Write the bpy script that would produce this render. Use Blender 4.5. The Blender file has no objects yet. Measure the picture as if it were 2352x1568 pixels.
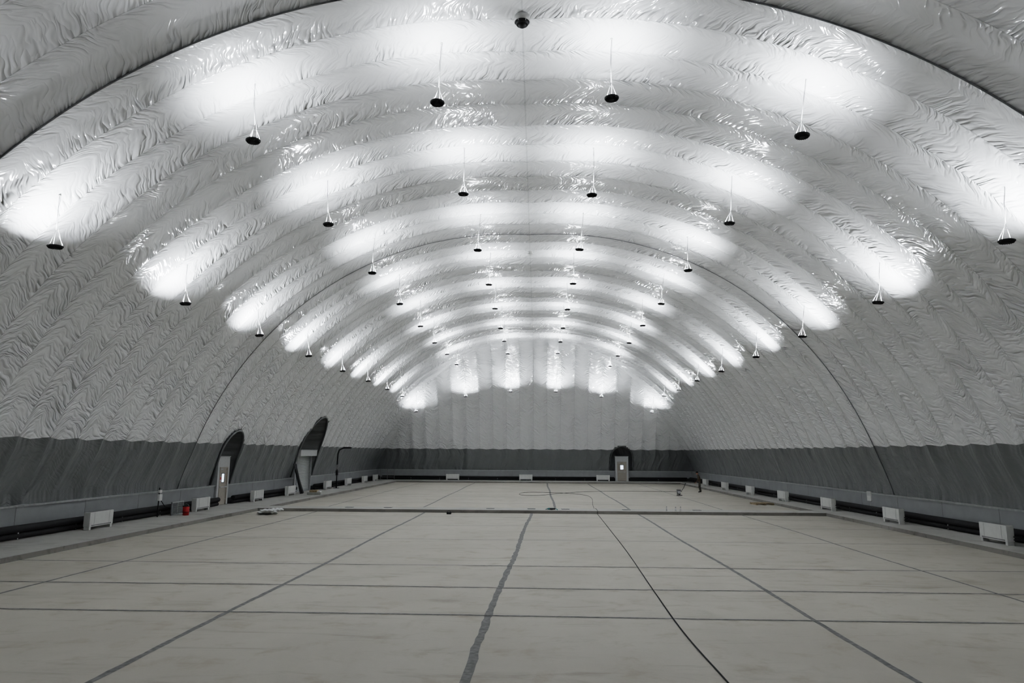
import bpy, bmesh, math, random
from mathutils import Vector, Matrix, Euler
from mathutils.bvhtree import BVHTree
random.seed(4)
S = bpy.context.scene
COL = S.collection

# ------------------------------------------------------------------ materials
def new_mat(name):
    m = bpy.data.materials.new(name); m.use_nodes = True
    nt = m.node_tree
    return m, nt, nt.nodes["Principled BSDF"]

def mat(name, col, rough=0.6, metal=0.0, var=0.12, scale=6.0, emit=None, es=0.0):
    m, nt, p = new_mat(name)
    n = nt.nodes.new("ShaderNodeTexNoise"); n.inputs["Scale"].default_value = scale
    n.inputs["Detail"].default_value = 4
    tc = nt.nodes.new("ShaderNodeTexCoord")
    nt.links.new(tc.outputs["Object"], n.inputs["Vector"])
    r = nt.nodes.new("ShaderNodeValToRGB")
    a = [max(0, c*(1-var)) for c in col]; b = [min(1, c*(1+var)) for c in col]
    r.color_ramp.elements[0].position = 0.3; r.color_ramp.elements[1].position = 0.7
    r.color_ramp.elements[0].color = (*a, 1); r.color_ramp.elements[1].color = (*b, 1)
    nt.links.new(n.outputs["Fac"], r.inputs[0])
    nt.links.new(r.outputs[0], p.inputs["Base Color"])
    p.inputs["Roughness"].default_value = rough
    p.inputs["Metallic"].default_value = metal
    if emit:
        p.inputs["Emission Color"].default_value = (*emit, 1)
        p.inputs["Emission Strength"].default_value = es
    return m

class NB:
    def __init__(s, nt): s.nt = nt
    def n(s, t): return s.nt.nodes.new(t)
    def L(s, a, b): s.nt.links.new(a, b)
    def m(s, op, a, b=None, c=None, clamp=False):
        k = s.n("ShaderNodeMath"); k.operation = op; k.use_clamp = clamp
        for i, v in enumerate((a, b, c)):
            if v is None: continue
            if isinstance(v, (int, float)): k.inputs[i].default_value = v
            else: s.L(v, k.inputs[i])
        return k.outputs[0]
    def mixc(s, f, a, b):
        k = s.n("ShaderNodeMix"); k.data_type = 'RGBA'
        for i, v in ((0, f), (6, a), (7, b)):
            if isinstance(v, (int, float)): k.inputs[i].default_value = v
            elif isinstance(v, tuple): k.inputs[i].default_value = (*v, 1)
            else: s.L(v, k.inputs[i])
        return k.outputs[2]
    def mixf(s, f, a, b):
        k = s.n("ShaderNodeMix"); k.data_type = 'FLOAT'
        for i, v in ((0, f), (2, a), (3, b)):
            if isinstance(v, (int, float)): k.inputs[i].default_value = v
            else: s.L(v, k.inputs[i])
        return k.outputs[0]
    def comb(s, x, y, z):
        k = s.n("ShaderNodeCombineXYZ")
        for i, v in enumerate((x, y, z)):
            if isinstance(v, (int, float)): k.inputs[i].default_value = v
            else: s.L(v, k.inputs[i])
        return k.outputs[0]
    def noise(s, vec, scale, detail=3, rough=0.5, dist=0.0):
        k = s.n("ShaderNodeTexNoise"); s.L(vec, k.inputs["Vector"])
        k.inputs["Scale"].default_value = scale; k.inputs["Detail"].default_value = detail
        k.inputs["Roughness"].default_value = rough; k.inputs["Distortion"].default_value = dist
        return k.outputs["Fac"]
    def sstep(s, v, a, b):
        k = s.n("ShaderNodeMapRange"); k.interpolation_type = 'SMOOTHSTEP'
        s.L(v, k.inputs[0]); k.inputs[1].default_value = a; k.inputs[2].default_value = b
        return k.outputs[0]

PW = 20.0/13.0   # membrane panel width
BAND_Z = 3.68

def membrane(name, alldark=False):
    m, nt, p = new_mat(name); b = NB(nt)
    uv = b.n("ShaderNodeUVMap"); uv.uv_map = "UVMap"
    sx = b.n("ShaderNodeSeparateXYZ"); b.L(uv.outputs[0], sx.inputs[0])
    U, V = sx.outputs[0], sx.outputs[1]
    geo = b.n("ShaderNodeNewGeometry")
    sp = b.n("ShaderNodeSeparateXYZ"); b.L(geo.outputs["Position"], sp.inputs[0])
    Z = sp.outputs[2]
    q = b.m('DIVIDE', V, PW)
    fr = b.m('FRACT', q); idx = b.m('FLOOR', q)
    tri = b.m('MULTIPLY', b.m('ABSOLUTE', b.m('SUBTRACT', fr, 0.5)), 2.0)   # 1 at seams
    warpv = b.comb(b.m('MULTIPLY', U, 0.7), b.m('MULTIPLY', V, 0.7), 0.0)
    warp = b.m('SUBTRACT', b.noise(warpv, 1.0, 2), 0.5)
    Uc = b.m('ADD', b.m('ADD', U, b.m('MULTIPLY', tri, 0.50)), b.m('MULTIPLY', warp, 1.1))
    def ridge(vec, sc, det, pw, dist=0.15):
        n = b.noise(vec, sc, det, 0.5, dist)
        r = b.m('SUBTRACT', 1.0, b.m('MULTIPLY', b.m('ABSOLUTE', b.m('SUBTRACT', n, 0.5)), 5.0), clamp=True)
        return b.m('POWER', r, pw)
    v1 = b.comb(b.m('MULTIPLY', Uc, 2.4), b.m('MULTIPLY', V, 0.85), b.m('MULTIPLY', idx, 3.7))
    r1 = ridge(v1, 1.0, 2, 1.4)
    v2 = b.comb(b.m('MULTIPLY', Uc, 5.2), b.m('MULTIPLY', V, 1.7), b.m('MULTIPLY', idx, 1.3))
    r2 = ridge(v2, 1.0, 1, 1.4)
    low = b.sstep(b.m('ABSOLUTE', U), 13.0, 19.0)        # 0 at crown, 1 on the flanks
    seamy = b.m('MULTIPLY', b.m('POWER', tri, 1.6), 0.95)
    amp = b.m('ADD', b.mixf(low, 0.20, 0.68), b.m('MULTIPLY', seamy, b.mixf(low, 1.0, 0.5)))
    patch = b.sstep(b.noise(b.comb(b.m('MULTIPLY', U, .5), b.m('MULTIPLY', V, .5), 5.0), 1.0, 2), 0.35, 0.65)
    amp = b.m('MULTIPLY', amp, b.m('ADD', 0.5, b.m('MULTIPLY', patch, .9)))
    hw = b.m('MULTIPLY', b.m('ADD', r1, b.m('MULTIPLY', r2, 0.6)), amp)
    soft = b.noise(b.comb(b.m('MULTIPLY', U, 1.0), b.m('MULTIPLY', V, 1.0), 2.0), 1.2, 2)
    hw = b.m('ADD', hw, b.m('MULTIPLY', soft, 0.9))
    # long hanging folds in the grey skirt
    Vs = b.m('ADD', V, b.m('MULTIPLY', b.m('PINGPONG', U, 1.6), 0.35))
    n3 = b.noise(b.comb(b.m('MULTIPLY', U, 0.28), b.m('MULTIPLY', Vs, 1.5), 9.0), 1.0, 2, 0.45)
    n3b = b.noise(b.comb(b.m('MULTIPLY', U, 1.2), b.m('MULTIPLY', V, 0.7), 4.0), 1.0, 1, 0.4)
    hb = b.m('ADD', b.m('MULTIPLY', n3, 5.5), b.m('ADD', b.m('MULTIPLY', n3b, 2.0), b.m('MULTIPLY', r2, 0.14)))
    zb = b.m('ADD', BAND_Z, b.m('MULTIPLY', b.m('SUBTRACT', tri, .5), 0.08))
    up = b.m('GREATER_THAN', Z, zb) if not alldark else None
    white, dark = (0.80, 0.805, 0.81), (0.165, 0.172, 0.174)
    seam = b.sstep(tri, 0.975, 0.995)
    wcol = b.mixc(b.m('MULTIPLY', seam, 0.40), white, (0.42, 0.43, 0.44))
    rid = b.m('LESS_THAN', b.m('ABSOLUTE', U), 0.025)
    wcol = b.mixc(b.m('MULTIPLY', rid, 0.35), wcol, (0.4, 0.41, 0.42))
    dn = b.noise(b.comb(U, V, 0.0), 2.0, 4)
    dcol = b.mixc(dn, dark, (0.185, 0.193, 0.196))
    if alldark:
        dcol = b.mixc(dn, (0.13, 0.135, 0.137), (0.15, 0.155, 0.158))
        b.L(dcol, p.inputs["Base Color"]); h = hb
        p.inputs["Roughness"].default_value = 0.5
    else:
        b.L(b.mixc(up, dcol, wcol), p.inputs["Base Color"])
        h = b.mixf(up, hb, hw)
        b.L(b.mixf(up, 0.5, 0.16), p.inputs["Roughness"])
    p.inputs["Specular IOR Level"].default_value = 0.85
    bp = b.n("ShaderNodeBump"); bp.inputs["Distance"].default_value = 0.06
    bp.inputs["Strength"].default_value = 0.9
    b.L(h, bp.inputs["Height"]); b.L(bp.outputs[0], p.inputs["Normal"])
    return m

def concrete(name, c1, c2, c3, rough=0.65):
    m, nt, p = new_mat(name); b = NB(nt)
    tc = b.n("ShaderNodeTexCoord"); P = tc.outputs["Object"]
    n1 = b.noise(P, 0.25, 6, 0.6, 0.5); n2 = b.noise(P, 1.3, 8, 0.65, 0.3); n3 = b.noise(P, 14, 6, 0.7)
    a = b.mixc(b.sstep(n1, 0.35, 0.7), c1, c2)
    a = b.mixc(b.m('MULTIPLY', b.sstep(n2, 0.5, 0.72), 0.7), a, c3)
    mp = b.n("ShaderNodeMapping"); b.L(P, mp.inputs[0]); mp.inputs["Scale"].default_value = (0.3, 1.6, 1)
    n4 = b.noise(mp.outputs[0], 0.9, 7, 0.7, 1.0)
    a = b.mixc(b.m('MULTIPLY', b.sstep(n4, 0.53, 0.72), 0.5), a, (c3[0]*.6, c3[1]*.58, c3[2]*.55))
    a = b.mixc(b.m('MULTIPLY', n3, 0.12), a, (0.2, 0.2, 0.19))
    b.L(a, p.inputs["Base Color"])
    p.inputs["Roughness"].default_value = rough
    bp = b.n("ShaderNodeBump"); bp.inputs["Distance"].default_value = 0.01; bp.inputs["Strength"].default_value = 0.4
    b.L(b.m('ADD', n3, n2), bp.inputs["Height"]); b.L(bp.outputs[0], p.inputs["Normal"])
    return m

M_MEM = membrane("dome_membrane_vinyl"); M_MEMD = membrane("dark_membrane_vinyl", True)
M_FLOOR = concrete("screed_floor", (0.43, 0.407, 0.355), (0.385, 0.36, 0.31), (0.32, 0.28, 0.22))
M_CURB = concrete("curb_concrete", (0.42, 0.415, 0.39), (0.36, 0.355, 0.33), (0.29, 0.275, 0.25), 0.8)
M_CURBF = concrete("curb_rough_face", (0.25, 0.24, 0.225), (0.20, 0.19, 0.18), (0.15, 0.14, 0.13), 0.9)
M_JOINT = mat("joint_mortar", (0.17, 0.17, 0.165), 0.85, var=0.3, scale=9)
M_WALL = mat("grey_wall_paint", (0.27, 0.278, 0.282), 0.7, var=0.06, scale=1.5)
M_LEDGE = mat("ledge_steel", (0.36, 0.365, 0.37), 0.45, 0.3)
M_BLACK = mat("black_housing", (0.012, 0.013, 0.014), 0.6)
M_RUBBER = mat("black_insulation", (0.018, 0.018, 0.019), 0.75)
M_DARK = mat("dark_base", (0.05, 0.05, 0.052), 0.85)
M_WIRE = mat("suspension_cord", (0.28, 0.28, 0.28), 0.6)
M_WHITE = mat("white_enamel", (0.62, 0.62, 0.6), 0.4, var=0.04)
M_GRILL = mat("grille_grey", (0.22, 0.22, 0.22), 0.5)
M_SEAM = mat("seam_cable", (0.16, 0.16, 0.165), 0.5)
M_DOOR = mat("door_paint", (0.36, 0.33, 0.29), 0.5, var=0.05)
M_FRAME = mat("portal_panel", (0.46, 0.47, 0.47), 0.5, var=0.05)
M_STEEL = mat("galvanised", (0.45, 0.46, 0.47), 0.4, 0.6)
M_RED = mat("red_paint", (0.45, 0.03, 0.03), 0.4)
M_LED = mat("led_face", (0.9, 0.9, 0.9), 0.4, emit=(0.95, 0.97, 1.0), es=6)
M_GLASS = mat("door_window_daylight", (0.8, 0.85, 0.95), 0.2, emit=(0.72, 0.84, 1.0), es=1.2)
M_SACK = mat("white_sack", (0.6, 0.61, 0.6), 0.6, var=0.15, scale=8)
M_WOOD = mat("raw_timber", (0.30, 0.24, 0.16), 0.8, var=0.3, scale=12)
M_TEAL = mat("teal_plastic", (0.03, 0.2, 0.2), 0.5)

# ------------------------------------------------------------------ mesh builder
class MB:
    def __init__(s): s.bm = bmesh.new(); s.mats = []
    def mi(s, m):
        if m not in s.mats: s.mats.append(m)
        return s.mats.index(m)
    def _tag(s, geom, m, smooth=False):
        i = s.mi(m)
        fs = set()
        for v in geom:
            for f in v.link_faces: fs.add(f)
        for f in fs: f.material_index = i; f.smooth = smooth
    def box(s, lo, hi, m, bev=0.0, rot=None, piv=None):
        r = bmesh.ops.create_cube(s.bm, size=1.0); vs = r["verts"]
        c = Vector([(a+b)/2 for a, b in zip(lo, hi)]); d = [b-a for a, b in zip(lo, hi)]
        for v in vs: v.co = Vector((v.co.x*d[0], v.co.y*d[1], v.co.z*d[2])) + c
        if bev > 0:
            es = set(e for v in vs for e in v.link_edges)
            rr = bmesh.ops.bevel(s.bm, geom=list(es), offset=bev, segments=2, profile=0.7, affect='EDGES')
            vs = list(set(v for f in rr["faces"] for v in f.verts) | set(v for v in vs if v.is_valid))
        if rot:
            bmesh.ops.rotate(s.bm, verts=vs, cent=piv or c, matrix=rot.to_matrix() if hasattr(rot, 'to_matrix') else rot)
        s._tag(vs, m)
        return vs
    def cyl(s, p0, p1, r0, m, r1=None, seg=16, smooth=True):
        p0 = Vector(p0); p1 = Vector(p1); d = p1-p0
        r1 = r0 if r1 is None else r1
        mtx = Matrix.Translation((p0+p1)/2) @ d.to_track_quat('Z', 'Y').to_matrix().to_4x4()
        r = bmesh.ops.create_cone(s.bm, cap_ends=True, segments=seg, radius1=r0, radius2=r1, depth=d.length, matrix=mtx)
        s._tag(r["verts"], m, smooth)
        for f in set(f for v in r["verts"] for f in v.link_faces):
            if len(f.verts) > 4: f.smooth = False
        return r["verts"]
    def tube(s, pts, r, m, seg=8):
        pts = [Vector(p) for p in pts]; rings = []
        for i, p in enumerate(pts):
            t = (pts[min(i+1, len(pts)-1)] - pts[max(i-1, 0)]).normalized()
            qx = t.to_track_quat('Z', 'Y')
            rings.append([s.bm.verts.new(p + qx @ Vector((math.cos(a)*r, math.sin(a)*r, 0)))
                          for a in [2*math.pi*k/seg for k in range(seg)]])
        i = s.mi(m)
        for a, b in zip(rings, rings[1:]):
            for k in range(seg):
                f = s.bm.faces.new((a[k], a[(k+1) % seg], b[(k+1) % seg], b[k])); f.material_index = i; f.smooth = True
        for rg in (rings[0][::-1], rings[-1]):
            f = s.bm.faces.new(rg); f.material_index = i
    def sphere(s, c, r, m, sc=(1, 1, 1), seg=16):
        rr = bmesh.ops.create_uvsphere(s.bm, u_segments=seg, v_segments=max(6, seg//2), radius=r)
        for v in rr["verts"]: v.co = Vector((v.co.x*sc[0], v.co.y*sc[1], v.co.z*sc[2])) + Vector(c)
        s._tag(rr["verts"], m, True); return rr["verts"]
    def done(s, name, loc=(0, 0, 0), rotz=0.0, parent=None):
        bmesh.ops.recalc_face_normals(s.bm, faces=s.bm.faces)
        me = bpy.data.meshes.new(name); s.bm.to_mesh(me); s.bm.free()
        for m in s.mats: me.materials.append(m)
        o = bpy.data.objects.new(name, me); COL.objects.link(o)
        o.location = loc; o.rotation_euler = (0, 0, rotz)
        if parent: o.parent = parent
        return o

# ------------------------------------------------------------------ dome
HW = 18.2; Z0 = 1.3; ZA = 15.0
R = (HW**2 + (ZA-Z0)**2)/(2*(ZA-Z0)); CZ = ZA-R
AM = math.atan2(HW, Z0-CZ)
def prof(t):
    a = t*AM; r = R + 0.5*math.sin(math.pi*abs(t))
    return r*math.sin(a), CZ + r*math.cos(a), a
YF, YN = 80.0, -10.0
def dend(t):
    x, z, a = prof(abs(t)); return 9.0*max(0.0, (HW-min(HW, abs(x)))/HW)**0.8
def ribs(v):
    return 0.145*abs(math.sin(math.pi*v/PW))**0.7 - 0.09
CABLES = [-4.6, 15.4, 35.4, 55.4]
def disp(Y):
    d = ribs(Y-15.4)
    for c in CABLES: d -= (0.14 if c < 20 else .04)*math.exp(-abs(Y-c)/0.7)
    return d
ARCH_L = [(40.2, 2.5, 4.45), (54.2, 4.8, 5.95)]
ARCH_F = [(10.1, 2.5, 4.05)]
def in_arch(u, z, A, grow=0.0):
    for c, w, h in A:
        k = (u-c)/(w/2+grow)
        if abs(k) < 1:
            spring = h - w*0.55 if h - w*0.55 > 1.3 else 1.3
            if z < spring + (h+grow-spring)*math.sqrt(1-k*k): return True
    return False
bm = bmesh.new(); uvl = bm.loops.layers.uv.new("UVMap")
uvs = {}
NU = 300
step = PW/10
k0 = math.ceil((-0.6-15.4)/step); k1 = math.floor((70.6-15.4)/step)
main = [15.4 + k*step for k in range(k0, k1+1)]
NE = 50
rows = []
def corner(t, X, Y, Y0, Y1):
    q = (1.5/HW)*min(1.0, (1-abs(t))*4)
    e = 0.0
    if Y > Y1-4: e = (Y-(Y1-4))/4
    if Y < Y0+4: e = max(e, ((Y0+4)-Y)/4)
    return X*(1 - q*e*e)
RB = 1.0
rb = lambda t: RB*min(1.0, (1-abs(t))*4)
for i in range(NU+1):
    t = -1 + 2*i/NU
    x, z, a = prof(t)
    Y1 = YF - dend(t) - rb(t); Y0 = YN + dend(t) + rb(t)
    ys = [Y0 + (main[0]-Y0)*j/NE for j in range(NE)] + main + [main[-1] + (Y1-main[-1])*(j+1)/NE for j in range(NE)]
    row = []
    for Y in ys:
        fade = max(0, min(1, (Y1-Y)/1.2, (Y-Y0)/1.2)) * min(1, (1-abs(t))*12)
        d = disp(Y)*fade
        X = x + d*math.sin(a); Z = z + d*math.cos(a)
        X = corner(t, X, Y, Y0, Y1)
        arch = X < 0 and in_arch(Y, Z, ARCH_L)
        if arch: X = -19.3
        v = bm.verts.new((X, Y, Z)); uvs[v] = (R*a, Y-15.4); row.append((v, arch))
    rows.append(row)
def quad(a, b, c, d):
    try: f = bm.faces.new((a[0], b[0], c[0], d[0]))
    except ValueError: return
    f.smooth = True
    if a[1] or b[1] or c[1] or d[1]: f.material_index = 1; 
for r0, r1 in zip(rows, rows[1:]):
    for j in range(len(r0)-1): quad(r0[j], r0[j+1], r1[j+1], r1[j])
for far in (True, False):
    NC = 240; prev = None
    for i in range(0, NU//2+1):
        t = 1 - i/(NU//2) if i < NU//2 else 0.0
        x, z, a = prof(t); w = x*(1 - (1.5/HW)*min(1.0, (1-t)*4))
        row = []
        for j in range(NC+1):
            s = -1 + 2*j/NC; X = w*s
            fade = min(1, (1-abs(s))*8) * min(1, (1-t)*12) * min(1.0, t*4)
            Yd = dend(t) + rb(t)*abs(s)**3 - ribs(X)*fade*2.0
            Y = YF-Yd if far else YN+Yd
            arch = far and in_arch(X, z, ARCH_F)
            if arch: Y = 80.9
            v = bm.verts.new((X, Y, z)); uvs[v] = (R*a+3, X); row.append((v, arch))
        if prev:
            for j in range(NC): quad(prev[j], prev[j+1], row[j+1], row[j])
        prev = row
for f in bm.faces:
    for l in f.loops: l[uvl].uv = uvs[l.vert]
bmesh.ops.remove_doubles(bm, verts=bm.verts, dist=0.0005)
bmesh.ops.recalc_face_normals(bm, faces=bm.faces)
bvh = BVHTree.FromBMesh(bm)
me = bpy.data.meshes.new("ceiling"); bm.to_mesh(me); bm.free()
me.materials.append(M_MEM); me.materials.append(M_MEMD)
dome = bpy.data.objects.new("ceiling", me); COL.objects.link(dome)

def ceil_z(x, y, z=5.0):
    h = bvh.ray_cast(Vector((x, y, z)), Vector((0, 0, 1)))
    return h[0].z if h[0] else 14.0

mb = MB()
for cy in CABLES[1:3]:
    pts = []
    for i in range(121):
        t = -1 + 2*i/120; x, z, a = prof(t); d = disp(cy)*min(1, (1-abs(t))*12) - 0.02
        pts.append((x + d*math.sin(a), cy, z + d*math.cos(a)))
    mb.tube(pts, 0.022 if cy < 20 else 0.015, M_SEAM, 6)
mb.done("seam_cable")
for (c, w, h) in ARCH_L:
    mb = MB(); pts = []
    spring = max(1.3, h-w*0.55)
    n = 30
    path = [(c-w/2, 1.35)] + [(c - w/2*math.cos(math.pi*k/n), spring + (h-spring)*math.sin(math.pi*k/n)) for k in range(n+1)] + [(c+w/2, 1.35)]
    for (Y, Z) in path:
        lo, hi = 0.0, 1.0
        for _ in range(30):
            mid = (lo+hi)/2
            if prof(mid)[1] > Z: lo = mid
            else: hi = mid
        pts.append((-prof(lo)[0]+0.03, Y, Z))
    mb.tube(pts, 0.06, M_MEMD, 8)
    mb.done("door_hood_hem")
mb = MB()
for (c, w, h) in ARCH_F:
    pts = []; spring = max(1.3, h-w*0.55); n = 30
    path = [(c-w/2, 1.35)] + [(c - w/2*math.cos(math.pi*k/n), spring + (h-spring)*math.sin(math.pi*k/n)) for k in range(n+1)] + [(c+w/2, 1.35)]
    for (X, Z) in path:
        lo, hi = 0.0, 1.0
        for _ in range(30):
            mid = (lo+hi)/2
            if prof(mid)[1] > Z: lo = mid
            else: hi = mid
        pts.append((X, YF-dend(lo)-0.03, Z))
    mb.tube(pts, 0.06, M_MEMD, 8)
mb.done("door_hood_hem")

# ------------------------------------------------------------------ floor, curbs, joints
mb = MB(); mb.box((-19.6, -10.6, -0.3), (19.6, 81.2, 0.0), M_FLOOR); mb.done("floor")
CL, CR, CT = -15.05, 15.95, 0.16
BY0, BY1 = 38.3, 39.9
EY = 76.2
mb = MB()
def curb(lo, hi):
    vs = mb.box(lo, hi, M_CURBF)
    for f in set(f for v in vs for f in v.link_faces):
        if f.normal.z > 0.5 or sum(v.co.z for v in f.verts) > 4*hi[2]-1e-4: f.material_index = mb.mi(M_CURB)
curb((-18.12, -9.9, 0), (CL, EY, CT)); curb((CR, -9.9, 0), (18.12, EY, CT))
curb((-18.12, EY, 0), (18.12, 79.9, CT)); curb((CL, BY0, 0), (CR, BY1, CT))
mb.done("concrete_curb")

def strip(mb, p0, p1, w, z, jit=0.2, seg=0.3):
    p0 = Vector((*p0, z)); p1 = Vector((*p1, z)); d = p1-p0; n = max(2, int(d.length/seg))
    side = Vector((-d.y, d.x, 0)).normalized(); prev = None; i = mb.mi(M_JOINT)
    ph = random.random()*9
    for k in range(n+1):
        c = p0 + d*k/n + side*(0.03*math.sin(k*0.13+ph) + random.uniform(-.006, .006))
        a = mb.bm.verts.new(c + side*w/2*(1+random.uniform(-jit, jit)))
        b_ = mb.bm.verts.new(c - side*w/2*(1+random.uniform(-jit, jit)))
        if prev:
            f = mb.bm.faces.new((prev[0], a, b_, prev[1])); f.material_index = i
        prev = (a, b_)
mb = MB(); zj = 0.004
for (x0, x1, w) in [(-12.0, -11.7, .09), (-5.95, -5.75, .12), (-0.75, 0.1, .15), (5.95, 5.9, .11), (11.3, 11.5, .08)]:
    xa = x0 - (x1-x0)*0.3
    strip(mb, (xa, -2), (x1, BY0), w, zj, 0.3 if w > .14 else .18)
for yy in (2.0, 8.4, 14.5, 17.4, 20.7, 26.7, 31.6, 35.9):
    strip(mb, (CL, yy+random.uniform(-.1, .1)), (CR, yy+random.uniform(-.1, .1)), 0.08 if yy < 25 else .07, zj+0.002)
for (x0, w) in [(-12.2, .08), (-6.4, .11), (1.5, .14), (5.9, .12), (11.4, .08)]:
    strip(mb, (x0, BY1), (x0, EY), w, zj)
for yy in (45.5, 52.0, 58.5, 65, 71):
    strip(mb, (CL, yy), (CR, yy), 0.08, zj+0.002)
mb.done("floor_joint")

# ------------------------------------------------------------------ parapet walls
def wall_seg(mb, axis, c_in, c_out, a0, a1, sgn):
    def B(u0, u1, z0, z1, m, i0=None, i1=None):
        lo_, hi_ = min(i0, i1), max(i0, i1)
        if axis == 'x': mb.box((lo_, u0, z0), (hi_, u1, z1), m)
        else: mb.box((u0, lo_, z0), (u1, hi_, z1), m)
    B(a0, a1, 0.0, 0.5, M_DARK, c_in+sgn*0.03, c_out)
    B(a0, a1, 0.5, 1.27, M_WALL, c_in, c_out)
    n = max(1, int((a1-a0)/3.6))
    for k in range(n+1):
        u = a0 + (a1-a0)*k/n
        B(max(a0, u-0.012), min(a1, u+0.012), 0.5, 1.27, M_GRILL, c_in-sgn*0.006, c_in)
def ledge(axis, c_in, sgn, a0, a1, name):
    mb = MB()
    lo_, hi_ = sorted((c_in-sgn*0.05, c_in+sgn*0.30))
    l2, h2 = sorted((c_in-sgn*0.05, c_in-sgn*0.035))
    if axis == 'x':
        mb.box((lo_, a0, 1.28), (hi_, a1, 1.305), M_LEDGE); mb.box((l2, a0, 1.24), (h2, a1, 1.28), M_LEDGE)
    else:
        mb.box((a0, lo_, 1.28), (a1, hi_, 1.305), M_LEDGE); mb.box((a0, l2, 1.24), (a1, h2, 1.28), M_LEDGE)
    mb.done(name)
WX = 18.1
mb = MB()
gapsL = [(39.45, 41.0), (52.2, 56.2)]
segs = [(-9.9, gapsL[0][0]), (gapsL[0][1], gapsL[1][0]), (gapsL[1][1], 79.9)]
for s0, s1 in segs: wall_seg(mb, 'x', -WX, -WX-0.35, s0, s1, -1)
mb.done("wall_left")
for i, (s0, s1) in enumerate(segs): ledge('x', -WX, -1, s0, s1, "trim_%d" % (i+1))
mb = MB(); wall_seg(mb, 'x', WX, WX+0.35, -9.9, 79.9, 1); mb.done("wall_right")
ledge('x', WX, 1, -9.9, 79.9, "trim_4")
mb = MB()
wall_seg(mb, 'y', 79.9, 80.25, -WX, 9.35, 1); wall_seg(mb, 'y', 79.9, 80.25, 10.89, WX, 1); mb.done("wall_far")
ledge('y', 79.9, 1, -WX, 9.35, "trim_5"); ledge('y', 79.9, 1, 10.89, WX, "trim_6")
mb = MB(); wall_seg(mb, 'y', -9.9, -10.25, -WX, WX, -1); mb.done("wall_near")
ledge('y', -9.9, -1, -WX, WX, "trim_7")

# ------------------------------------------------------------------ doors
def person_door(name, loc, rotz, sign=False):
    mb = MB()
    w, h = 1.5, 2.75; D = 0.5
    mb.box((-w/2, 0.0, 0), (-0.5, D, h), M_FRAME, .01); mb.box((0.5, 0.0, 0), (w/2, D, h), M_FRAME, .01)
    mb.box((-0.5, 0.0, 2.14), (0.5, D, h), M_FRAME, .01)
    mb.box((-w/2-.03, -.03, h), (w/2+.03, D, h+.05), M_LEDGE)
    for a, b_ in (((-.52, -.03, 0), (-.46, .05, 2.16)), ((.46, -.03, 0), (.52, .05, 2.16)), ((-.52, -.03, 2.1), (.52, .05, 2.17))):
        mb.box(a, b_, M_DOOR, .004)
    y0, y1 = 0.02, 0.07
    mb.box((-.46, y0, 0.02), (.46, y1, 1.3), M_DOOR); mb.box((-.46, y0, 1.78), (.46, y1, 2.1), M_DOOR)
    mb.box((-.46, y0, 1.3), (-.17, y1, 1.78), M_DOOR); mb.box((.17, y0, 1.3), (.46, y1, 1.78), M_DOOR)
    mb.box((-.17, y0+.02, 1.3), (.17, y1-.01, 1.78), M_GLASS)
    for a, b_ in (((-.2, y0-.012, 1.27), (.2, y0, 1.3)), ((-.2, y0-.012, 1.78), (.2, y0, 1.81)),
                  ((-.2, y0-.012, 1.3), (-.17, y0, 1.78)), ((.17, y0-.012, 1.3), (.2, y0, 1.78))):
        mb.box(a, b_, M_BLACK)
    mb.box((-.42, y0-.07, 1.0), (.42, y0-.04, 1.05), M_STEEL, .008)
    mb.box((-.42, y0-.06, .98), (-.36, y0, 1.07), M_STEEL); mb.box((.34, y0-.06, .98), (.42, y0, 1.07), M_STEEL)
    mb.box((-.46, y0-.06, 2.02), (-.15, y0, 2.08), M_STEEL, .005)
    for zz in (.3, 1.1, 1.9): mb.cyl((.46, y0-.01, zz-.06), (.46, y0-.01, zz+.06), .012, M_STEEL, seg=8)
    if sign:
        mb.box((-.44, y0-.006, 1.28), (-.23, y0-.001, 1.62), M_WHITE)
        mb.box((-.43, y0-.008, 1.45), (-.24, y0-.006, 1.60), M_RED)
        mb.box((-.43, y0-.008, 1.31), (-.24, y0-.006, 1.34), M_RED)
    return mb.done(name, loc, rotz)
person_door("door_1", (-18.0, 40.22, CT+.002), math.radians(90), True)
person_door("door_2", (10.12, 79.8, CT+.002), 0.0)

mb = MB()
mb.box((-1.9, 0.05, 0), (-1.62, .6, 3.1), M_FRAME, .01); mb.box((1.62, 0.05, 0), (1.9, .6, 3.1), M_FRAME, .01)
n = 34
for k in range(n):
    z = 2.75*k/n; hgt = 2.75/n
    mb.cyl((-1.62, 0.16, z+hgt/2), (1.62, 0.16, z+hgt/2), hgt*0.52, M_FRAME, seg=8)
mb.box((-1.62, .17, 0), (1.62, .22, 2.8), M_GRILL)
mb.box((-1.62, .10, 0), (1.62, .22, .08), M_STEEL)
mb.box((-1.68, -.02, 0), (-1.58, .12, 2.8), M_STEEL); mb.box((1.58, -.02, 0), (1.68, .12, 2.8), M_STEEL)
mb.box((-1.95, -0.35, 2.75), (1.95, 0.4, 3.2), M_FRAME, .03)
mb.box((-2.0, -0.38, 3.2), (2.0, .6, 3.25), M_LEDGE)
mb.cyl((1.95, 0.0, 2.97), (2.12, 0.0, 2.97), .12, M_BLACK)
mb.done("door_3", (-17.95, 54.2, CT+.002), math.radians(90))

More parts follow.
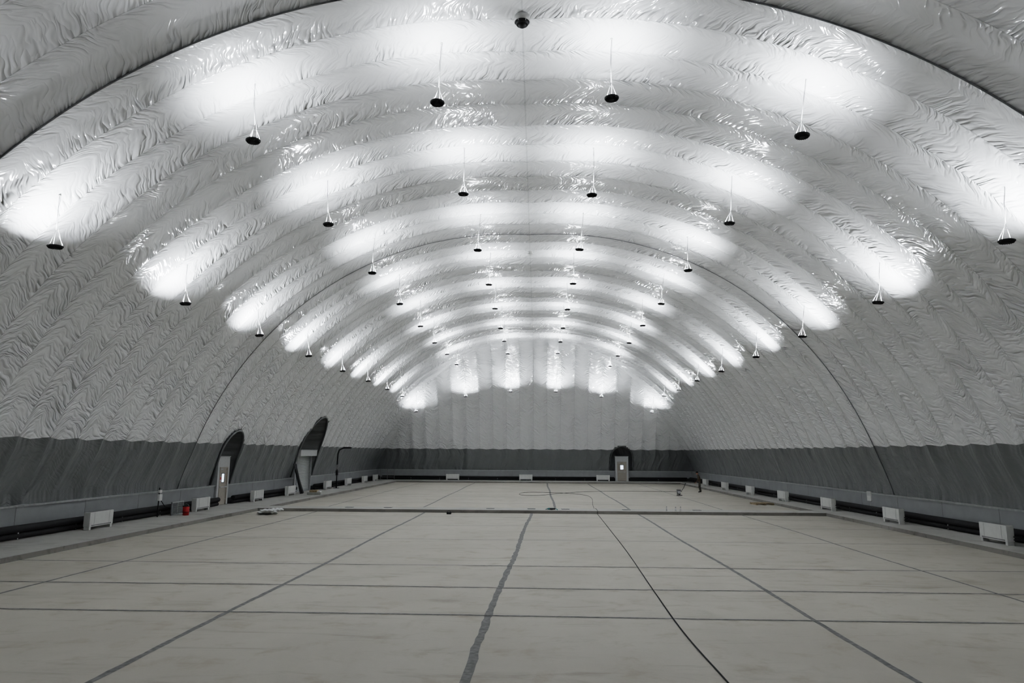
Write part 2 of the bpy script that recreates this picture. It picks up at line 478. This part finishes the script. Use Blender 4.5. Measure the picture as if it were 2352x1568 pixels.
# ------------------------------------------------------------------ pendant uplights
XS = [-13.1, -7.75, -2.5, 2.5, 7.7, 13.0]
ZS = [8.85, 11.95, 13.15, 13.15, 11.95, 8.85]
LP = 72.0
def pendant(x, y, z):
    top = ceil_z(x, y, z) - z
    mb = MB()
    r = 0.205
    mb.cyl((0, 0, -.028), (0, 0, .0), r*0.88, M_BLACK, r1=r, seg=32)
    mb.cyl((0, 0, 0), (0, 0, .022), r, M_BLACK, seg=32)
    mb.cyl((0, 0, -.05), (0, 0, -.028), r*0.30, M_BLACK, r1=r*0.38, seg=24)
    for k in range(20):
        a = 2*math.pi*k/20
        mb.box((r*.35, -.005, -.045), (r*.85, .005, -.02), M_BLACK, rot=Matrix.Rotation(a, 3, 'Z'), piv=(0, 0, 0))
    mb.cyl((0, 0, .022), (0, 0, .026), r*0.86, M_LED, seg=32)
    apex = Vector((random.uniform(-.02, .06), random.uniform(-.03, .03), min(0.5, top*.45)))
    for k in range(3):
        a = 2*math.pi*k/3 + .4
        mb.cyl((r*.95*math.cos(a), r*.95*math.sin(a), .02), apex, .003, M_WIRE, seg=5)
        mb.cyl((r*.95*math.cos(a), r*.95*math.sin(a), -.01), (r*.95*math.cos(a), r*.95*math.sin(a), .035), .010, M_BLACK, seg=6)
    mb.sphere(apex, .012, M_WIRE, seg=8)
    tp = Vector((random.uniform(0, .1), random.uniform(-.03, .03), top))
    mid = apex.lerp(tp, .5) + Vector((random.uniform(-.03, .02), 0, 0))
    mb.tube([apex, mid, tp], .009, M_WIRE, 6)
    pc = [Vector((0, r*.9, 0)), Vector((.03, r*1.1, .12)), apex+Vector((.02, .02, .1)), mid+Vector((.02, .02, 0)), tp+Vector((.03, 0, 0))]
    mb.tube(pc, .004, M_WIRE, 5)
    mb.cyl(tp+Vector((0, 0, -.03)), tp+Vector((0, 0, 0.0)), .04, M_WHITE, seg=12)
    o = mb.done("pendant_uplight", (x, y, z))
    o.rotation_euler = (random.uniform(-.06, .06), random.uniform(-.05, .05) + x*0.006, 0)
    ld = bpy.data.lights.new("led_array", 'AREA'); ld.shape = 'DISK'; ld.size = 0.34
    ld.energy = LP; ld.color = (0.92, 0.957, 1.0); ld.spread = math.radians(148)
    lo = bpy.data.objects.new("led_array", ld); COL.objects.link(lo)
    lo.parent = o; lo.location = (0, 0, .034); lo.rotation_euler = (math.pi, 0, 0)
    return o
ring_y = [10.9] + [18.05 + 7.15*k for k in range(8)]
for ry in ring_y:
    for x, z in zip(XS, ZS):
        pendant(x + random.uniform(-.06, .06), ry, z + random.uniform(-.08, .08))
for x, z in zip([-13.0, -7.5, -2.5, 2.5, 7.5, 13.0], [7.7, 9.4, 9.95, 9.95, 9.4, 7.7]):
    pendant(x, 75.6, z)

def device(name, y, r, dark):
    z = ceil_z(-0.0, y)
    mb = MB()
    mb.cyl((0, 0, -.12), (0, 0, 0.05), r*1.1, M_WHITE, seg=28)
    mb.cyl((0, 0, -.2), (0, 0, -.12), r*.8, M_BLACK if dark else M_WHITE, r1=r*1.05, seg=28)
    mb.sphere((0, 0, -.2), r*.6, M_BLACK if dark else M_WHITE, (1, 1, .7))
    for k in range(6):
        a = k*math.pi/3
        mb.cyl((r*1.02*math.cos(a), r*1.02*math.sin(a), -.16), (r*1.02*math.cos(a), r*1.02*math.sin(a), -.1), .015, M_STEEL, seg=6)
    mb.done(name, (0, y, z))
device("ceiling_speaker", 16.9, .19, True)
device("smoke_detector", 39.2, .14, False)
device("smoke_detector", 62.0, .14, False)

# ------------------------------------------------------------------ heaters (fan coil units)
def heater(x, y, rotz):
    mb = MB(); L = 1.5
    mb.box((-L/2, -.13, .12), (L/2, .13, .68), M_WHITE, .02)
    mb.box((-L/2+.02, -.11, 0), (-L/2+.14, .11, .12), M_WHITE); mb.box((L/2-.14, -.11, 0), (L/2-.02, .11, .12), M_WHITE)
    for k in range(14):
        xx = -L/2+.15 + (L-.3)*k/13
        mb.box((xx-.035, -.09, .68), (xx+.035, .09, .686), M_GRILL)
    mb.box((-L/2+.12, -.134, .15), (L/2-.12, -.129, .19), M_GRILL)
    mb.box((-L/2+.27, -.134, .2), (-L/2+.275, -.13, .66), M_GRILL); mb.box((L/2-.275, -.134, .2), (L/2-.27, -.13, .66), M_GRILL)
    mb.tube([(L/2-.08, .1, .2), (L/2+.12, .12, .2), (L/2+.2, .22, .24)], .025, M_RUBBER, 8)
    mb.tube([(L/2-.08, .1, .3), (L/2+.16, .12, .3), (L/2+.26, .22, .33)], .025, M_RUBBER, 8)
    mb.done("fan_coil_heater", (x, y, CT), rotz)
for y in (26.0, 33.2, 40.4, 47.6, 54.8, 62.0, 69.0): heater(16.95, y, math.radians(-90))
for y in (27.7, 36.2, 43.5, 49.4, 58.2, 64.6, 70.8, 75.5): heater(-17.25, y, math.radians(90))
for x in (-9.2, -0.85, 7.9): heater(x, 79.15, 0)

def pipe_run(name, pts_list):
    mb = MB()
    for pts, r in pts_list: mb.tube(pts, r, M_RUBBER, 12)
    for pts, r in pts_list[:1]:
        a, b_ = Vector(pts[0]), Vector(pts[-1]); n = int((b_-a).length/3)
        for k in range(1, n):
            p = a.lerp(b_, k/n)
            mb.box((p.x-.03, p.y-.03, CT), (p.x+.03, p.y+.03, p.z), M_STEEL)
    mb.done(name)
for s0, s1 in ((-9.5, 39.3), (41.2, 52.0), (56.4, 79.3)):
    pipe_run("insulated_pipe", [([(-17.78, s0, .52), (-17.78, s1, .52)], .13), ([(-17.82, s0, .28), (-17.82, s1, .28)], .10)])
pipe_run("insulated_pipe", [([(17.75, -9.5, .52), (17.75, 79.3, .52)], .13), ([(17.8, -9.5, .28), (17.8, 79.3, .28)], .10)])
pipe_run("insulated_pipe", [([(-17.4, 79.6, .5), (9.2, 79.6, .5)], .11), ([(-17.4, 79.62, .27), (9.2, 79.62, .27)], .08)])
pipe_run("insulated_pipe", [([(11.0, 79.6, .5), (17.4, 79.6, .5)], .11), ([(11.0, 79.62, .27), (17.4, 79.62, .27)], .08)])

# ------------------------------------------------------------------ left side items
mb = MB()
mb.box((-.2, -.2, 0), (.2, .2, .03), M_BLACK); 
mb.tube([(0, 0, 0), (0, 0, 2.2), (.02, 0, 2.9), (.12, 0, 3.25), (.4, 0, 3.4), (.7, 0, 3.45)], .06, M_BLACK, 10)
mb.box((.5, -.18, 3.38), (1.15, .18, 3.52), M_BLACK, .03)
mb.cyl((0, 0, 1.1), (0, 0, 1.5), .1, M_BLACK, seg=12)
mb.box((-.02, -.14, 1.6), (.1, .14, 2.0), M_GRILL, .01)
mb.done("floodlight_post", (-16.9, 59.6, CT))
mb = MB()
mb.box((-.05, -.25, 0.02), (.0, .25, 2.3), M_DARK, rot=Euler((0, math.radians(-16), 0)), piv=(0, 0, 0))
mb.box((.06, -.1, 0.03), (.1, .2, 1.9), M_RUBBER, rot=Euler((math.radians(6), math.radians(-18), 0)), piv=(0.06, 0, 0))
mb.done("leaning_board", (-17.05, 51.3, CT))
mb = MB()
mb.cyl((0, 0, 0), (0, 0, 1.35), .025, M_RUBBER, seg=10)
mb.box((-.02, -.12, .75), (.1, .12, 1.05), M_WHITE, .01); mb.box((-.02, -.1, 1.12), (.08, .1, 1.25), M_WHITE, .01)
mb.tube([(0.02, .1, .8), (.05, .5, .45), (.02, 1.2, .3), (0, 2.0, .35)], .015, M_RUBBER, 6)
mb.done("electrical_riser", (-17.55, 32.6, CT))
mb = MB()
mb.box((-.03, -.55, 0), (.03, -.5, .62), M_STEEL); mb.box((-.03, .5, 0), (.03, .55, .62), M_STEEL)
mb.box((-.03, -.55, .58), (.03, .55, .63), M_STEEL); mb.box((-.03, -.55, 0), (.03, .55, .05), M_STEEL); mb.box((-.02, -.03, 0), (.02, .03, .6), M_STEEL)
for k in range(9):
    z = .08 + k*.055; mb.box((-.025, -.5, z), (.025, .5, z+.03), M_GRILL, rot=Euler((0, .5, 0)))
mb.done("vent_grille", (-17.3, 33.9, CT))
mb = MB()
mb.cyl((0, 0, 0), (0, 0, .42), .14, M_RED, r1=.155, seg=24)
mb.cyl((0, 0, .42), (0, 0, .45), .165, M_BLACK, seg=24); mb.cyl((0, 0, .15), (0, 0, .17), .155, M_BLACK, seg=24)
mb.tube([(-.15, 0, .38), (-.1, 0, .5), (0, 0, .54), (.1, 0, .5), (.15, 0, .38)], .01, M_STEEL, 6)
mb.done("red_bucket", (-16.7, 33.6, CT))
mb = MB()
for k in range(9):
    c = (random.uniform(-.35, .35), random.uniform(-.25, .25), .07 + .07*(k//3))
    vs = mb.sphere(c, 1, M_SACK, (random.uniform(.28, .38), random.uniform(.19, .26), .08), 24)
    for v in vs:
        v.co += Vector((random.uniform(-.02, .02), random.uniform(-.02, .02), 0.02*math.sin(v.co.x*26+k*2)+random.uniform(-.008, .008)))
        v.co.z = max(v.co.z, 0.0)
mb.done("sack_pile", (-13.55, 36.4, 0.0), .3)
def cat(pts, n=8):
    P = [Vector(p) for p in pts]; out = []
    for i in range(len(P)-1):
        a = P[max(i-1, 0)]; b_ = P[i]; c = P[i+1]; d = P[min(i+2, len(P)-1)]
        for k in range(n):
            t = k/n
            out.append(.5*((2*b_) + (c-a)*t + (2*a-5*b_+4*c-d)*t*t + (3*b_-a-3*c+d)*t**3))
    out.append(P[-1]); return out
mb = MB(); h = .014
mb.tube(cat([(3.1, 4, h), (3.2, 7.5, h), (3.15, 10.5, h), (3.1, 13.35, h), (3.2, 17.2, h), (3.42, 23.9, h), (3.55, 30.6, h), (3.65, 36.0, h), (3.68, 38.0, h+.02),
             (3.7, 38.35, CT+.02), (3.72, 39.8, CT+.02), (3.75, 40.1, h+.02), (3.95, 44.5, h), (4.4, 51, h), (4.2, 55, h), (2.8, 57.5, h), (.8, 58.6, h),
             (-.6, 58.2, h), (-1.0, 55.5, h), (-.4, 54.2, h), (.8, 54.6, h), (2.2, 57.0, h), (5.0, 60.5, h), (9.5, 61.5, h), (13, 61.0, h)], 8), .0125, M_RUBBER, 8)
mb.done("power_cable")
mb = MB()
for k in range(3): mb.box((-.6+k*.53, -.5, 0), (-.46+k*.53, .5, .09), M_WOOD)
for k in range(6): mb.box((-.6, -.5+k*.18, .09), (.6, -.38+k*.18, .115), M_WOOD)
mb.done("timber_pallet", (15.2, 46.6, 0), .1)
mb = MB()
mb.box((-.5, -.3, 0), (.5, .3, .18), M_CURB, .02); mb.box((-.35, -.25, .18), (.2, .2, .34), M_WOOD, .01)
mb.box((.1, -.2, .18), (.42, .22, .26), M_SACK, .02)
mb.done("block_stack", (-15.8, 50.5, CT))
mb = MB()
mb.cyl((0, 0, 0), (0, 0, .35), .15, M_GRILL, r1=.18, seg=20); mb.cyl((0, 0, .33), (0, 0, .36), .19, M_DARK, seg=20)
mb.tube([(-.18, 0, .33), (-.1, 0, .46), (.1, 0, .46), (.18, 0, .33)], .01, M_STEEL, 6)
mb.done("plastic_bucket", (12.0, 57.5, 0))
mb = MB()
mb.cyl((0, 0, .12), (0, 0, .3), .12, M_STEEL, seg=16); mb.box((-.2, -.14, 0), (.2, .14, .05), M_DARK, .01)
mb.cyl((0, 0, .05), (0, 0, .12), .05, M_BLACK, seg=10); mb.tube([(.1, 0, .28), (.35, 0, .6), (.5, 0, .95)], .02, M_BLACK, 6)
mb.tube([(.5, -.2, .95), (.5, .2, .95)], .018, M_BLACK, 6)
mb.done("floor_grinder", (11.7, 55.8, 0))
mb = MB()
for k in range(5):
    a = k*1.2
    mb.sphere((.12*math.cos(a), .12*math.sin(a), .05), .1, M_TEAL if k % 2 else M_BLACK, (1.3, .9, .5), 12)
mb.tube(cat([(-.3, 0, .02), (-.1, .2, .05), (.2, .1, .06), (.35, -.2, .02)]), .02, M_TEAL, 6)
mb.done("tangled_strap", (1.2, 38.9, CT))
mb = MB()
mb.box((-.12, -.08, 0), (.12, .08, .1), M_BLACK, .02); mb.tube([(-.1, 0, .1), (-.05, 0, .17), (.05, 0, .17), (.1, 0, .1)], .012, M_BLACK, 6)
mb.done("tool_case", (-4.3, 37.4, 0))
for (x, y) in ((7.55, 38.9), (8.0, 38.7), (8.3, 38.85)):
    mb = MB(); mb.cyl((0, 0, 0), (0, 0, .16), .045, M_WHITE, r1=.04, seg=16); mb.cyl((0, 0, .16), (0, 0, .2), .025, M_WHITE, r1=.02, seg=12)
    mb.cyl((0, 0, .2), (0, 0, .225), .028, M_GRILL, seg=12); mb.done("plastic_bottle", (x, y, CT))
mb = MB()
for x in (-10.2, -8.0, -2.2, 0.1, 2.0, 5.4, 9.3):
    mb.box((x-.22, 39.15, CT), (x+.22, 39.5, CT+.012), M_DARK, .003)
    for k in range(5): mb.box((x-.18+k*.085, 39.2, CT+.012), (x-.14+k*.085, 39.45, CT+.018), M_GRILL)
mb.done("anchor_plate")
mb = MB(); mb.box((-.06, -.22, 0), (0, .22, .5), M_WHITE, .01); mb.box((-.065, -.18, .28), (-.06, .18, .46), M_FRAME)
mb.cyl((-.02, 0, -.7), (-.02, 0, 0), .012, M_WHITE, seg=8)
mb.done("wall_junction_box", (18.1, 37.8, 0.85))
mb = MB()
for x in (-.8, 0, .8): mb.box((x-.03, -.03, 0), (x+.03, .03, 1.2), M_GRILL)
for z in (.3, .75, 1.17): mb.box((-.83, -.03, z), (.83, .03, z+.05), M_GRILL)
for x in (-.8, .8): mb.box((x-.03, -.3, 0), (x+.03, .03, .05), M_GRILL)
mb.done("steel_rack", (-16.6, 78.6, CT))

# ------------------------------------------------------------------ worker
def grad_mat():
    m, nt, p = new_mat("work_clothes"); b = NB(nt)
    tc = b.n("ShaderNodeTexCoord"); sx = b.n("ShaderNodeSeparateXYZ"); b.L(tc.outputs["Object"], sx.inputs[0])
    n = b.noise(tc.outputs["Object"], 9, 3)
    jk = b.mixc(b.sstep(n, .42, .6), (0.15, 0.12, 0.085), (0.07, 0.06, 0.05))
    tr = b.mixc(b.sstep(n, .42, .6), (0.12, 0.115, 0.095), (0.06, 0.06, 0.055))
    c = b.mixc(b.m('GREATER_THAN', sx.outputs[2], .88), tr, jk)
    c = b.mixc(b.m('LESS_THAN', sx.outputs[2], .1), c, (0.02, 0.018, 0.016))
    b.L(c, p.inputs["Base Color"]); p.inputs["Roughness"].default_value = .9
    return m
M_CLOTH = grad_mat(); M_SKIN = mat("skin", (0.42, 0.24, 0.17), .5, var=.05); M_HAIR = mat("dark_knit_cap", (0.02, 0.02, 0.02), .9)
def skinned(name, verts, edges, radii, m, parent, root=0, sub=2):
    me = bpy.data.meshes.new(name); me.from_pydata(verts, edges, []); o = bpy.data.objects.new(name, me); COL.objects.link(o)
    me.materials.append(m)
    sk = o.modifiers.new("skin", 'SKIN'); sk.use_smooth_shade = True
    for i, r in enumerate(radii):
        rr = r if isinstance(r, tuple) else (r, r)
        me.skin_vertices[0].data[i].radius = rr
    me.skin_vertices[0].data[root].use_root = True
    sb = o.modifiers.new("sub", 'SUBSURF'); sb.levels = sub; sb.render_levels = sub
    o.parent = parent; return o
worker = bpy.data.objects.new("construction_worker", None); COL.objects.link(worker)
worker.location = (14.35, 60.3, 0.0); worker.rotation_euler = (0, 0, math.radians(170))
V = [(0, 0, .93), (.02, 0, 1.12), (.07, 0, 1.32), (.11, 0, 1.44), (.14, 0, 1.53),
     (.08, .18, 1.40), (.10, .25, 1.12), (.27, .20, .93),
     (.08, -.18, 1.40), (.08, -.26, 1.12), (.22, -.24, .90),
     (0, .10, .86), (.05, .12, .48), (-.02, .13, .09), (.15, .15, .05),
     (0, -.10, .86), (-.02, -.12, .48), (-.12, -.13, .09), (.05, -.15, .05)]
E = [(0, 1), (1, 2), (2, 3), (3, 4), (2, 5), (5, 6), (6, 7), (2, 8), (8, 9), (9, 10), (0, 11), (11, 12), (12, 13), (13, 14), (0, 15), (15, 16), (16, 17), (17, 18)]
Rr = [.15, .145, .16, .075, .055, .075, .055, .042, .075, .055, .042, .105, .075, .055, .045, .105, .075, .055, .045]
skinned("body", V, E, Rr, M_CLOTH, worker)
def hand(name, w, side):
    w = Vector(w); vs = [w, w+Vector((.045, 0, -.04))]; es = [(0, 1)]; rs = [.026, (.02, .036)]
    for k in range(4):
        off = (k-1.5)*.02; L = (.07, .085, .08, .062)[k]
        a = w+Vector((.07, off, -.065)); b_ = a+Vector((.5*L, 0, -.6*L)); c = b_+Vector((.02, 0, -.035))
        i = len(vs); vs += [a, b_, c]; es += [(1, i), (i, i+1), (i+1, i+2)]; rs += [.0095, .009, .0075]
    a = w+Vector((.04, -side*.035, -.03)); b_ = a+Vector((.03, -side*.015, -.03)); i = len(vs)
    vs += [a, b_]; es += [(1, i), (i, i+1)]; rs += [.011, .009]
    skinned(name, [tuple(v) for v in vs], es, rs, M_SKIN, worker, 0, 1)
hand("hand_left", (.28, .20, .91), 1); hand("hand_right", (.23, -.24, .88), -1)
mb = MB()
hc = Vector((.17, 0, 1.63))
vs = mb.sphere((0, 0, 0), .105, M_SKIN, (1.0, .78, 1.18), 24)
for v in vs:
    if v.co.z < -.03: v.co.y *= .86; v.co.x = v.co.x*.9+.008
mb.sphere((.105, 0, -.015), .018, M_SKIN, (1, .8, 1.5), 10)
for s_ in (-1, 1):
    mb.sphere((.088, s_*.034, .008), .013, M_WHITE, (1, 1.2, .8), 10); mb.sphere((.099, s_*.034, .008), .006, M_BLACK, seg=8)
    mb.sphere((0, s_*.085, -.005), .028, M_SKIN, (.8, .35, 1.2), 10); mb.box((.085, s_*.034-.018, .025), (.1, s_*.034+.018, .031), M_HAIR)
mb.box((.09, -.022, -.062), (.102, .022, -.055), M_RED, .003)
cp = mb.sphere((-.008, 0, .035), .113, M_HAIR, (1.0, .82, .98), 24)
for v in cp:
    if v.co.z < .035: v.co.z = .035 + (v.co.z-.035)*(.1 if v.co.x > 0 else .5)
o = mb.done("head", hc, 0, worker); o.rotation_euler = (0, math.radians(22), 0)

# ------------------------------------------------------------------ world, camera
w = bpy.data.worlds.new("World"); S.world = w; w.use_nodes = True
w.node_tree.nodes["Background"].inputs[0].default_value = (0.02, 0.02, 0.022, 1)
w.node_tree.nodes["Background"].inputs[1].default_value = 0.2
cam = bpy.data.cameras.new("camera"); co = bpy.data.objects.new("camera", cam); COL.objects.link(co)
cam.sensor_width = 36; cam.lens = 24.0; cam.clip_end = 400
co.location = (0.4, 0, 3.25)
yaw = math.radians(2.11); pitch = math.radians(9.27); roll = math.radians(0.35)
Rm = Matrix.Rotation(yaw, 4, 'Z') @ Matrix.Rotation(math.pi/2+pitch, 4, 'X') @ Matrix.Rotation(roll, 4, 'Z')
co.rotation_euler = Rm.to_euler()
S.camera = co
S.view_settings.view_transform = 'Filmic'
S.view_settings.look = 'High Contrast'
S.view_settings.exposure = 0.45
S.view_settings.gamma = 1.0
